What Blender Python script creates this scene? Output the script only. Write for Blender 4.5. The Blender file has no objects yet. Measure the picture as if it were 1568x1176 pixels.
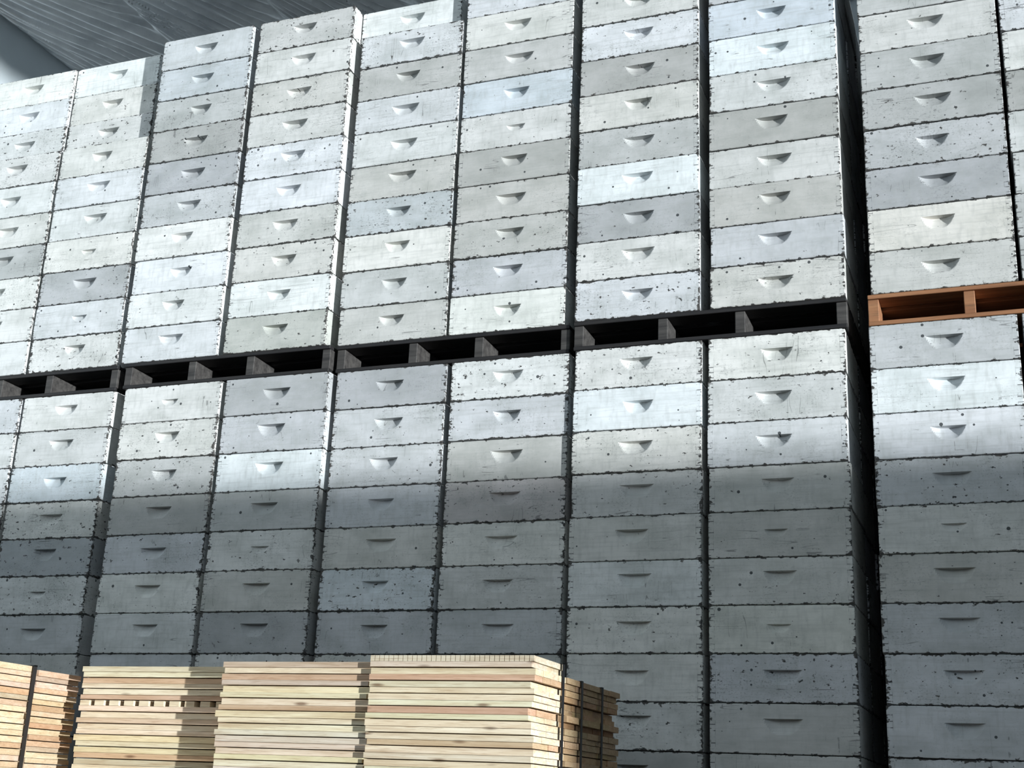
import bpy, bmesh, math, random
from mathutils import Matrix, Vector, noise as mnoise
random.seed(7)
S=bpy.context.scene
S.view_settings.view_transform='Standard'
ZB=1.92; PITCH=0.168; TH=1.68; PH=0.12
# ---------------- helpers
def link(ob):
    S.collection.objects.link(ob); return ob
def newmat(name):
    m=bpy.data.materials.new(name); m.use_nodes=True
    nt=m.node_tree; b=nt.nodes['Principled BSDF']; return m,nt,b
class G:
    def __init__(s,nt): s.nt=nt
    def n(s,t,**k):
        x=s.nt.nodes.new(t)
        for a,v in k.items(): setattr(x,a,v)
        return x
    def l(s,a,b): s.nt.links.new(a,b)
    def set(s,sock,v):
        if hasattr(v,'is_output') : s.l(v,sock)
        else: sock.default_value=v
    def math(s,op,a,b=0.0,c=0.0,clamp=False):
        x=s.n('ShaderNodeMath',operation=op); x.use_clamp=clamp
        s.set(x.inputs[0],a); s.set(x.inputs[1],b); s.set(x.inputs[2],c); return x.outputs[0]
    def noise(s,vec,scale,detail=2.0,rough=0.5):
        x=s.n('ShaderNodeTexNoise'); s.l(vec,x.inputs['Vector'])
        x.inputs['Scale'].default_value=scale; x.inputs['Detail'].default_value=detail; x.inputs['Roughness'].default_value=rough
        return x.outputs['Fac']
    def mr(s,v,a,b,c=0.0,d=1.0):
        x=s.n('ShaderNodeMapRange'); x.clamp=True
        s.set(x.inputs[0],v); 
        for i,q in enumerate((a,b,c,d)): s.set(x.inputs[i+1],q)
        return x.outputs[0]
    def mix(s,f,a,b,bt='MIX'):
        x=s.n('ShaderNodeMix',data_type='RGBA',blend_type=bt)
        s.set(x.inputs[0],f); s.set(x.inputs[6],a); s.set(x.inputs[7],b); return x.outputs[2]
    def scalev(s,vec,sc):
        x=s.n('ShaderNodeVectorMath',operation='MULTIPLY'); s.l(vec,x.inputs[0]); x.inputs[1].default_value=sc; return x.outputs[0]
BW=0.505; BH=0.1648
# ---------------- box paint material
def mat_paint():
    m,nt,b=newmat('weathered_white_paint'); g=G(nt)
    uv=g.n('ShaderNodeUVMap',uv_map='loc').outputs[0]
    sv=g.n('ShaderNodeUVMap',uv_map='seed').outputs[0]
    su=g.n('ShaderNodeSeparateXYZ'); g.l(uv,su.inputs[0]); u,v=su.outputs[0],su.outputs[1]
    ss=g.n('ShaderNodeSeparateXYZ'); g.l(sv,ss.inputs[0]); seed,wear=ss.outputs[0],ss.outputs[1]
    co=g.n('ShaderNodeCombineXYZ'); g.l(u,co.inputs[0]); g.l(v,co.inputs[1]); g.l(g.math('MULTIPLY',seed,37.0),co.inputs[2]); P=co.outputs[0]
    tint=g.n('ShaderNodeVertexColor',layer_name='tint').outputs[0]
    # smudges
    n1=g.noise(g.scalev(P,(1,1.6,1)),5,4,.65); col=g.mix(g.mr(n1,.38,.72,0,.8),tint,g.mix(1.0,tint,(.64,.66,.64,1),'MULTIPLY'))
    # wood grain telegraphing through the paint + vertical run streaks
    n2=g.noise(g.scalev(P,(1,.25,1)),60,2,.5); col=g.mix(g.mr(n2,.5,.8,0,.35),col,(.36,.37,.36,1))
    gr=g.noise(g.scalev(P,(.05,1.0,1)),110,2,.6); col=g.mix(g.mr(gr,.5,.72,0,.28),col,(.34,.35,.34,1))
    # crackle / dirty pitting in regions
    reg=g.mr(g.noise(P,7,2,.5),.44,.62,.1,1)
    cr=g.mr(g.noise(g.scalev(P,(.9,1.2,1)),140,4,.65),.55,.66)
    crm=g.math('MULTIPLY',g.math('MULTIPLY',cr,reg),g.math('MULTIPLY_ADD',wear,.6,.06))
    col=g.mix(crm,col,(.14,.15,.15,1))
    # edges
    eu=g.math('MINIMUM',u,g.math('SUBTRACT',BW,u)); ev=g.math('MINIMUM',v,g.math('SUBTRACT',BH,v))
    edge=g.math('ADD',g.mr(ev,0.0,.008,.20,0),g.mr(eu,0.0,.016,.20,0))
    chn=g.noise(g.scalev(P,(.8,1.2,1)),50,4,.66)
    thr=g.math('SUBTRACT',.73,g.math('MULTIPLY',wear,.095))
    ch=g.math('ADD',chn,edge)
    chip=g.mr(g.math('SUBTRACT',ch,thr),0,.025)
    col=g.mix(chip,col,g.mix(n2,(.006,.010,.015,1),(.12,.11,.10,1)))
    # nail heads / round specks
    vo=g.n('ShaderNodeTexVoronoi'); g.l(P,vo.inputs['Vector']); vo.inputs['Scale'].default_value=26
    sc=g.n('ShaderNodeSeparateColor'); g.l(vo.outputs['Color'],sc.inputs[0])
    dot=g.math('MULTIPLY',g.math('LESS_THAN',vo.outputs['Distance'],g.math('MULTIPLY',sc.outputs[1],.17)),g.math('GREATER_THAN',sc.outputs[0],.7))
    col=g.mix(g.math('MULTIPLY',dot,.9),col,(.03,.035,.04,1))
    # thin vertical / horizontal cracks
    cn=g.noise(g.scalev(P,(1.0,.10,1)),24,1,.4)
    crk=g.math('LESS_THAN',g.math('ABSOLUTE',g.math('SUBTRACT',cn,.5)),.004)
    crk=g.math('MULTIPLY',crk,g.mr(n1,.58,.61))
    cn2=g.noise(g.scalev(P,(.06,1.0,1)),30,1,.4)
    crk2=g.math('LESS_THAN',g.math('ABSOLUTE',g.math('SUBTRACT',cn2,.5)),.005)
    crk2=g.math('MULTIPLY',crk2,g.mr(reg,.8,.95))
    cc=g.math('MAXIMUM',crk,crk2); col=g.mix(g.math('MULTIPLY',cc,.55),col,(.1,.1,.1,1))
    # finger joints at the corners
    strip=g.math('LESS_THAN',eu,.020)
    fl=g.math('LESS_THAN',g.math('ABSOLUTE',g.math('SUBTRACT',g.math('FRACT',g.math('DIVIDE',v,.0207)),.5)),.08)
    jn=g.mr(g.noise(P,48,1),.46,.56)
    fm=g.math('MULTIPLY',g.math('MULTIPLY',strip,fl),jn)
    vl=g.math('MULTIPLY',g.math('LESS_THAN',g.math('ABSOLUTE',g.math('SUBTRACT',eu,.0195)),.0008),g.math('MULTIPLY',jn,.5))
    jm=g.math('MULTIPLY',g.math('MAXIMUM',fm,vl),.8)
    col=g.mix(jm,col,(.05,.05,.055,1))
    g.l(col,b.inputs['Base Color']); b.inputs['Roughness'].default_value=.65
    b.inputs['Specular IOR Level'].default_value=.2
    bp=g.n('ShaderNodeBump'); bp.inputs['Strength'].default_value=.3; bp.inputs['Distance'].default_value=.001
    g.l(n2,bp.inputs['Height']); g.l(bp.outputs[0],b.inputs['Normal'])
    return m
def mat_wood(name,c1,c2,scale=(3,40,40),dark=(.1,.06,.03,1),rough=.7,attr=False):
    m,nt,b=newmat(name); g=G(nt)
    tc=g.n('ShaderNodeTexCoord').outputs['Object']
    n=g.noise(g.scalev(tc,scale),1.0,4,.6)
    col=g.mix(g.mr(n,.3,.7),c1,c2)
    n2=g.noise(g.scalev(tc,tuple(q*3 for q in scale)),1.0,3,.6)
    col=g.mix(g.mr(n2,.52,.78,0,.65),col,dark)
    if attr:
        t=g.n('ShaderNodeVertexColor',layer_name='tint').outputs[0]
        col=g.mix(1.0,col,t,'MULTIPLY')
        kn=g.n('ShaderNodeTexVoronoi'); g.l(g.scalev(tc,(5,5,22)),kn.inputs['Vector']); kn.inputs['Scale'].default_value=1.0
        col=g.mix(g.math('MULTIPLY',g.mr(kn.outputs['Distance'],.05,.14,1,0),.75),col,(.12,.05,.02,1))
        st=g.noise(g.scalev(tc,(2.5,4,45)),1.0,3,.6)
        col=g.mix(g.mr(st,.52,.75,0,.55),col,(.36,.22,.12,1))
    g.l(col,b.inputs['Base Color']); b.inputs['Roughness'].default_value=rough
    bp=g.n('ShaderNodeBump'); bp.inputs['Strength'].default_value=.3; bp.inputs['Distance'].default_value=.001
    g.l(n2,bp.inputs['Height']); g.l(bp.outputs[0],b.inputs['Normal'])
    return m
PAINT=mat_paint()
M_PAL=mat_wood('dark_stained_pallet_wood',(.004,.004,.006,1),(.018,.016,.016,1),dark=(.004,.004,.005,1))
M_PALE=mat_wood('orange_pallet_wood',(.22,.09,.04,1),(.36,.17,.08,1))
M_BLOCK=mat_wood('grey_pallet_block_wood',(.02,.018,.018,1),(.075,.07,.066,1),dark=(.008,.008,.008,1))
M_BRD=mat_wood('pine_slats',(.99,.97,.94,1),(.78,.70,.60,1),scale=(6,30,110),dark=(.45,.32,.22,1),attr=True)
M_STRAP,_,bs=newmat('black_strap'); bs.inputs['Base Color'].default_value=(.01,.01,.012,1); bs.inputs['Roughness'].default_value=.4

# ---------------- hive box builder
def add_box(V,F,UVS,COL,SEED,x0,y0,z0,w=BW,h=BH,d=0.413,hold=True,rot=0.0,tint=(.8,.8,.8),wear=.5,seed=0.0,hs=None):
    base=len(V)
    if hs is None: hs=(.058,.040,.017,.104,0.0)
    a,hh,D,zt,cx=hs
    e=.0022
    if hold:
        us=[0,e]+[.06,.12]+[w/2+cx-a*1.03+ i*(2*a*1.03)/28 for i in range(29)]+[w-.12,w-.06]+[w-e,w]
        vs=[0,e,.03]+[zt-hh-.002]+[zt-hh+hh*i/9 for i in range(0,10)]+[zt+.0012,zt+.02,h-e,h]
        us=sorted(us); vs=sorted(vs)
    else:
        us=[0,e,w-e,w]; vs=[0,e,h-e,h]
    nu,nv=len(us),len(vs)
    cr,sr=math.cos(rot),math.sin(rot)
    def put(u,yy,v):
        px=u-w/2; 
        V.append((x0+w/2+px*cr-yy*sr, y0+px*sr+yy*cr, z0+v))
    for j,v in enumerate(vs):
        for i,u in enumerate(us):
            y=0.0
            if hold and v<=zt+1e-6:
                xx=(u-w/2-cx)/a
                y=max(0.0,D*(1-abs(xx)**3.0)-(D/hh)*(zt-v)) if abs(xx)<1 else 0.0
            if i in(0,nu-1) or j in (0,nv-1): y=e
            put(u,y,v)
    def quad(q,uvs):
        F.append(tuple(q)); UVS.append(uvs); COL.append(tint); SEED.append((seed,wear))
    for j in range(nv-1):
        for i in range(nu-1):
            q=[base+j*nu+i,base+j*nu+i+1,base+(j+1)*nu+i+1,base+(j+1)*nu+i]
            quad(q,[(us[i],vs[j]),(us[i+1],vs[j]),(us[i+1],vs[j+1]),(us[i],vs[j+1])])
    b2=len(V)
    for (u,v) in ((0,0),(w,0),(w,h),(0,h)): put(u,e,v)
    for (u,v) in ((0,0),(w,0),(w,h),(0,h)): put(u,d,v)
    A=b2
    sc=BW/d
    quad([A+1,A+5,A+6,A+2],[(.0,0),(d*sc,0),(d*sc,h),(.0,h)])   # right
    quad([A+4,A+0,A+3,A+7],[(0,0),(d*sc,0),(d*sc,h),(0,h)])     # left
    quad([A+5,A+4,A+7,A+6],[(0,0),(w,0),(w,h),(0,h)])     # back
    quad([A+3,A+2,A+6,A+7],[(.1,.05),(.3,.05),(.3,.1),(.1,.1)])
    quad([A+4,A+5,A+1,A+0],[(.1,.05),(.3,.05),(.3,.1),(.1,.1)])
def rnd_tint(r):
    k=r.choice([.45,.52,.57,.60,.64,.67,.70,.76])
    c=r.choice([(1,1,.985),(1,1,.97),(.985,1,1.0),(.97,.99,1.02),(.965,.985,1.03),(1.0,1.0,.99),(1.0,.99,.955)])
    return tuple(min(.9,k*q) for q in c)
def make_stack(x0,y0,z0,seed,special={},bright=None,recess={}):
    r=random.Random(seed)
    V,F,UVS,COL,SEED=[],[],[],[],[]
    for k in range(10):
        tint=rnd_tint(r); wear=r.choice([.2,.3,.4,.5,.6,.8,1.0])
        if k in special: tint,wear=special[k]
        hs=(r.choice([.064,.062,.066,.058]),r.uniform(.046,.053),r.uniform(.028,.033),.112+r.uniform(-.006,.006),r.uniform(-.008,.008))
        if r.random()<.08: hs=(.042,.028,.018,.098,hs[4])
        rc=recess.get(k,0)
        add_box(V,F,UVS,COL,SEED,x0+r.uniform(-.003,.003)-rc*.68,y0+r.uniform(-.003,.003)+rc,z0+k*PITCH,rot=r.uniform(-.004,.004),tint=tint,wear=wear,seed=r.random(),hs=hs)
        for dpt in (1,2):
            add_box(V,F,UVS,COL,SEED,x0+r.uniform(-.006,.006),y0+.422*dpt+rc,z0+k*PITCH,d=.405,hold=False,tint=rnd_tint(r),wear=wear,seed=r.random())
    me=bpy.data.meshes.new('hive_box_stack'); me.from_pydata(V,[],F)
    me.uv_layers.new(name='loc'); me.uv_layers.new(name='seed'); me.color_attributes.new('tint','FLOAT_COLOR','CORNER')
    a1=[];a2=[];a3=[]
    for f,uvs,c,sd in zip(F,UVS,COL,SEED):
        for j in range(4):
            a1+=uvs[j]; a2+=sd; a3+=(c[0],c[1],c[2],1)
    me.uv_layers['loc'].data.foreach_set('uv',a1)
    me.uv_layers['seed'].data.foreach_set('uv',a2)
    me.color_attributes['tint'].data.foreach_set('color',a3)
    me.materials.append(PAINT); me.update()
    return link(bpy.data.objects.new('hive_box_stack',me))
def cuboids(name,lst,mats,top=True,parent=None,attr=False):
    V,F,MI,C=[],[],[],[]
    for it in lst:
        x0,x1,y0,y1,z0,z1,mi=it[:7]; c=it[7] if len(it)>7 else (1,1,1)
        b=len(V)
        V+= [(x0,y0,z0),(x1,y0,z0),(x1,y1,z0),(x0,y1,z0),(x0,y0,z1),(x1,y0,z1),(x1,y1,z1),(x0,y1,z1)]
        for q in ((0,1,5,4),(1,2,6,5),(2,3,7,6),(3,0,4,7),(4,5,6,7),(3,2,1,0)):
            F.append(tuple(b+i for i in q)); MI.append(mi); C.append(c)
    me=bpy.data.meshes.new(name); me.from_pydata(V,[],F)
    for m in mats: me.materials.append(m)
    for p,mi in zip(me.polygons,MI): p.material_index=mi
    if attr:
        ca=me.color_attributes.new('tint','FLOAT_COLOR','CORNER')
        for p,c in zip(me.polygons,C):
            for l in p.loop_indices: ca.data[l].color=(*c,1)
    me.update()
    ob=link(bpy.data.objects.new(name,me))
    if parent: ob.parent=parent
    return ob
def bevel(ob,w,s=1):
    md=ob.modifiers.new('bevel','BEVEL'); md.width=w; md.segments=s; md.limit_method='ANGLE'

W8=((.80,.82,.82),.2)
COLS=[('A0',-3.925,-3.935,.0),('A1',-3.403,-3.413,.0),('B0',-2.824,-2.872,-.01),('B1',-2.297,-2.330,-.01),('C0',-1.765,-1.782,.015),('C1',-1.236,-1.259,.015),
('D0',-.703,-.709,-.005),('D1',-.173,-.160,-.005),('E0',.419,.434,0),('E1',.938,.952,0),('F0',1.54,1.54,0),('F1',2.06,2.06,0)]
SP={('U','A1'):{9:W8},('L','B1'):{7:((.76,.80,.82),.2)},('U','B1'):{1:((.82,.84,.84),.15),0:((.50,.51,.48),.8)},('U','D1'):{6:((.78,.83,.86),.15),7:((.62,.67,.73),.1)},
('U','D0'):{3:((.80,.84,.86),.15),9:W8},('L','D0'):{8:((.80,.84,.87),.1)},('U','C1'):{0:((.78,.79,.76),.2),6:((.62,.67,.72),.3)},('U','B0'):{9:((.58,.60,.62),.4),8:((.54,.57,.60),.5),7:((.48,.49,.49),.9)},
('U','C0'):{3:((.52,.55,.57),1.0),9:W8},('L','E0'):{8:((.80,.84,.86),.5)},('L','A1'):{5:((.40,.42,.44),.9),7:((.60,.65,.69),.6)},('L','D1'):{3:((.72,.72,.68),.3)},('L','C1'):{6:((.54,.51,.51),.9)},
('L','C0'):{4:((.68,.72,.76),1.0)},('U','E0'):{1:((.72,.70,.66),.3)}}
RC={('U','A1'):{9:.075,8:.07,7:.06},('U','A0'):{9:.065,8:.06,7:.05},('U','C0'):{9:.05}}
for i,(nm,xl,xu,yo) in enumerate(COLS):
    make_stack(xl,yo,PH,100+i)
    make_stack(xl,yo,ZB,200+i,SP.get(('L',nm),{}))
    make_stack(xu,yo,ZB+TH+PH,300+i,SP.get(('U',nm),{}),recess=RC.get(('U',nm),{}))
# pallets
def make_pallet(x0,x1,y0,z0,orange=False):
    H=PH-.001; a,b=(0,1) if not orange else (0,0)
    lst=[]
    n=4; L=x1-x0
    for j,f in enumerate((0,.335,.63,1)):
        wd=.038; xc=x0+.0+f*(L-wd)
        lst.append((xc,xc+wd,y0+.012,y0+1.24,z0+.016,z0+H-.016,b))
    for k in range(9):
        yy=y0+.004+k*.139
        lst.append((x0,x1,yy,yy+.1,z0+H-.016,z0+H,a))
    for k in range(4):
        yy=y0+.006+k*.37
        lst.append((x0,x1,yy,yy+.1,z0,z0+.016,a))
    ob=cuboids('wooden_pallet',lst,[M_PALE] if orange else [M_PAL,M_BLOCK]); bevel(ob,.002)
groups=[(-3.925,-2.898,0),(-2.85,-1.80,-.01),(-1.78,-.735,.015),(-.71,.345,-.005),(.42,1.45,0),(1.54,2.57,0)]
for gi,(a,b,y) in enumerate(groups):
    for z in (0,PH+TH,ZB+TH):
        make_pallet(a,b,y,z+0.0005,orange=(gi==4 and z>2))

# ---------------- frame slat bundles
def bundle(name,x0,x1,y0,y1,ztop,seed,slits=False,straps=(),dash=None,tone=(1,1,1),nb=None,jit=.004,ej=1.0):
    r=random.Random(seed); lst=[]
    z=ztop; li=0
    cols=[(.80,.70,.52),(.84,.76,.60),(.76,.67,.50),(.86,.79,.66),(.80,.71,.55),(.64,.48,.33),(.62,.44,.31),(.76,.68,.56),(.82,.74,.58),(.70,.58,.43),(.60,.54,.45)]
    while z>.14:
        t=r.choice([.0165,.017,.018])
        c=r.choice(cols); c=tuple(a*b for a,b in zip(c,tone))
        dx0=r.uniform(-.005,.008)*ej; dx1=r.uniform(-.008,.005)*ej; dy=r.uniform(-.004,.006)
        if r.random()<.15: dx1-=.014*ej
        zz0=z-t+ (.0010 if li%2==0 else .0030)
        if slits and li==0:
            n=34; w=(x1-x0)/n
            for q in range(n):
                lst.append((x0+q*w,x0+q*w+w*.86,y0,y1,zz0,z,0,(.86,.80,.66)))
        elif dash is not None and li in dash:
            n=10; w=(x1-x0)/n
            for q in range(n):
                lst.append((x0+q*w,x0+q*w+w*.62,y0+.002,y1-.003,zz0,z,0,c))
            lst.append((x0+.01,x1-.01,y0+.03,y1,zz0,z,0,(.08,.06,.05)))
        else:
            n=nb or max(1,round((y1-y0)/.045)); wy=(y1-y0)/n
            for q in range(n):
                cc=tuple(min(.95,a*r.uniform(.94,1.04)) for a in c)
                jx=0 if q==0 else r.uniform(-jit,jit)
                lst.append((x0+dx0,x1+dx1+jx,y0+dy+q*wy,y0+dy+(q+1)*wy-.0012,zz0,z,0,cc))
        z-=t; li+=1
    lst2=[(x0,x1,y0,y1,z-.02,z,0,(.6,.45,.3))]
    for f in (0,.45,.9):
        xx=x0+f*(x1-x0); lst2.append((xx,min(x1,xx+.05),y0,y1,0.001,z-.02,0,(.6,.45,.3)))
    lst+=lst2
    for sy in straps:
        lst.append((x0-.008,x1+.008,sy,sy+.016,ztop,ztop+.002,1)); lst.append((x1+.006,x1+.008,sy,sy+.016,.1,ztop+.002,1)); lst.append((x0-.008,x0-.006,sy,sy+.016,.1,ztop+.002,1))
    ob=cuboids(name,lst,[M_BRD,M_STRAP],attr=True)
    return ob
N='wooden_slat_bundle'
bundle(N,-.825,-.345,-1.33,-1.085,2.268,1,slits=True,straps=(-1.12,),nb=4,jit=.002,ej=.6)
bundle(N,-.84,-.345,-1.07,-.55,2.236,2,straps=(-.95,-.75),tone=(.62,.50,.40),nb=5,jit=.003)
bundle(N,-1.311,-.831,-1.31,-.80,2.252,3)
bundle(N,-1.868,-1.325,-1.22,-.80,2.246,4,dash=(6,))
bundle(N,-2.42,-1.96,-1.32,-1.12,2.225,5,tone=(.74,.66,.62),nb=1,ej=.4)
bundle(N,-2.42,-1.95,-1.9,-1.335,2.232,6,straps=(-1.36,-1.6),tone=(.80,.72,.68),nb=1,ej=.4)

# ---------------- room shell
XL,XR,YF,YBk,ZC=-4.18,17,-6.5,1.42,5.95
def mat_plain(name,c,c2,scale=3,rough=.8,metal=0.0,bump=.2):
    m,nt,b=newmat(name); g=G(nt); tc=g.n('ShaderNodeTexCoord').outputs['Object']
    n=g.noise(tc,scale,5,.6); g.l(g.mix(g.mr(n,.3,.7),c,c2),b.inputs['Base Color'])
    b.inputs['Roughness'].default_value=rough; b.inputs['Metallic'].default_value=metal
    bp=g.n('ShaderNodeBump'); bp.inputs['Strength'].default_value=bump; bp.inputs['Distance'].default_value=.003
    g.l(g.noise(tc,scale*12,3),bp.inputs['Height']); g.l(bp.outputs[0],b.inputs['Normal']); return m
M_WALL=mat_plain('painted_wall_panel',(.46,.51,.54,1),(.52,.57,.60,1))
M_FLOOR=mat_plain('concrete_floor',(.10,.10,.10,1),(.16,.16,.155,1),2)
M_FOIL=mat_plain('foil_insulation',(.62,.65,.68,1),(.90,.92,.94,1),5,.36,.6,.1)
cuboids('floor',[(XL,XR,YF,YBk,-.1,0,0)],[M_FLOOR])
cuboids('wall_left',[(XL-.1,XL,YF,YBk,0,ZC+.1,0)],[M_WALL])
cuboids('wall_back',[(XL-.1,XR+.1,YBk,YBk+.1,0,ZC+.1,0)],[M_WALL])
cuboids('wall_right',[(XR,XR+.1,YF,YBk,0,ZC+.1,0)],[M_WALL])
AZ=math.radians(64); EL=math.radians(1.0)
dzs=6.5*math.tan(EL)/math.cos(AZ)
ZO=3.13+dzs
shx=math.tan(AZ)
DX1=.25+(6.5-1.2)*shx; DX0=-2.3+(6.5-1.9)*shx; DZ=2.30+(5.2)*math.tan(EL)/math.cos(AZ)  # added opening, sized so low sun reaches the slat bundles
cuboids('sun_blocker_wall',[(XL-.1,DX0,YF-.1,YF,0,ZO,0),(DX1,XR+.1,YF-.1,YF,0,ZO,0),(DX0,DX1,YF-.1,YF,DZ,ZO,0)],[M_WALL])  # unseen wall added to block sun from the lower boxes
# ceiling
def ceiling():
    xs=[XL+ i*.0085 for i in range(int(4.6/.0085))]; xs+=[xs[-1]+.3*i for i in range(1,80) if xs[-1]+.3*i<XR]+[XR]
    ys=[YF+.3*i for i in range(0,int((6.5-.6)/.3))]; y=ys[-1]+.1
    while y<YBk-.01: ys.append(y); y+=.015
    ys.append(YBk)
    V=[];rib=.75
    for yy in ys:
        for xx in xs:
            fx=((xx-XL)%rib)/rib; sag=-.06*math.sin(math.pi*fx)**.6
            c=(xx-.47*yy)+.05*mnoise.noise(Vector((xx*1.3,yy*1.3,0)))
            k=int((xx-XL)//rib)
            am=.018+.013*mnoise.noise(Vector((c*3,yy*.8,5)))
            w=am*math.sin(c*2*math.pi/.06+3*mnoise.noise(Vector((c*6,yy*1.2,k*3.1))))+.022*mnoise.noise(Vector((c*22,yy*1.5,k*2.0)))+.013*mnoise.noise(Vector((c*50,yy*2.5,k)))
            w*=min(1,math.sin(math.pi*fx)*3+.1)
            V.append((xx,yy,ZC+sag+w))
    nx=len(xs); F=[(j*nx+i,(j+1)*nx+i,(j+1)*nx+i+1,j*nx+i+1) for j in range(len(ys)-1) for i in range(nx-1)]
    me=bpy.data.meshes.new('ceiling'); me.from_pydata(V,[],F); me.materials.append(M_FOIL)
    me.polygons.foreach_set('use_smooth',[True]*len(me.polygons)); me.update()
    link(bpy.data.objects.new('ceiling',me))
ceiling()

# ---------------- light
sun=bpy.data.lights.new('sun','SUN'); sun.energy=6.6; sun.angle=math.radians(.85); sun.color=(.945,.99,1.0)
so=link(bpy.data.objects.new('sun',sun))
sd=Vector((math.sin(AZ)*math.cos(EL),-math.cos(AZ)*math.cos(EL),math.sin(EL)))
so.rotation_euler=sd.to_track_quat('Z','Y').to_euler(); so.location=(9,-9,6)
w=bpy.data.worlds.new('sky'); S.world=w; w.use_nodes=True
bg=w.node_tree.nodes['Background']; bg.inputs[0].default_value=(.78,.92,1.0,1); bg.inputs[1].default_value=.95
# ---------------- camera
f,ya,pi_,ro=1985.26,-.37401,.3105,.04178
Fv=Vector((math.sin(ya)*math.cos(pi_),math.cos(ya)*math.cos(pi_),math.sin(pi_)))
R=Fv.cross(Vector((0,0,1))).normalized(); Up=R.cross(Fv)
R2=R*math.cos(ro)+Up*math.sin(ro); U2=-R*math.sin(ro)+Up*math.cos(ro)
cam=bpy.data.cameras.new('camera'); cam.sensor_width=36; cam.lens=f/1568*36; cam.clip_start=.05
co=link(bpy.data.objects.new('camera',cam))
M=Matrix((( R2.x,U2.x,-Fv.x,.83319),(R2.y,U2.y,-Fv.y,-4.5779),(R2.z,U2.z,-Fv.z,ZB-.01663),(0,0,0,1)))
co.matrix_world=M; S.camera=co
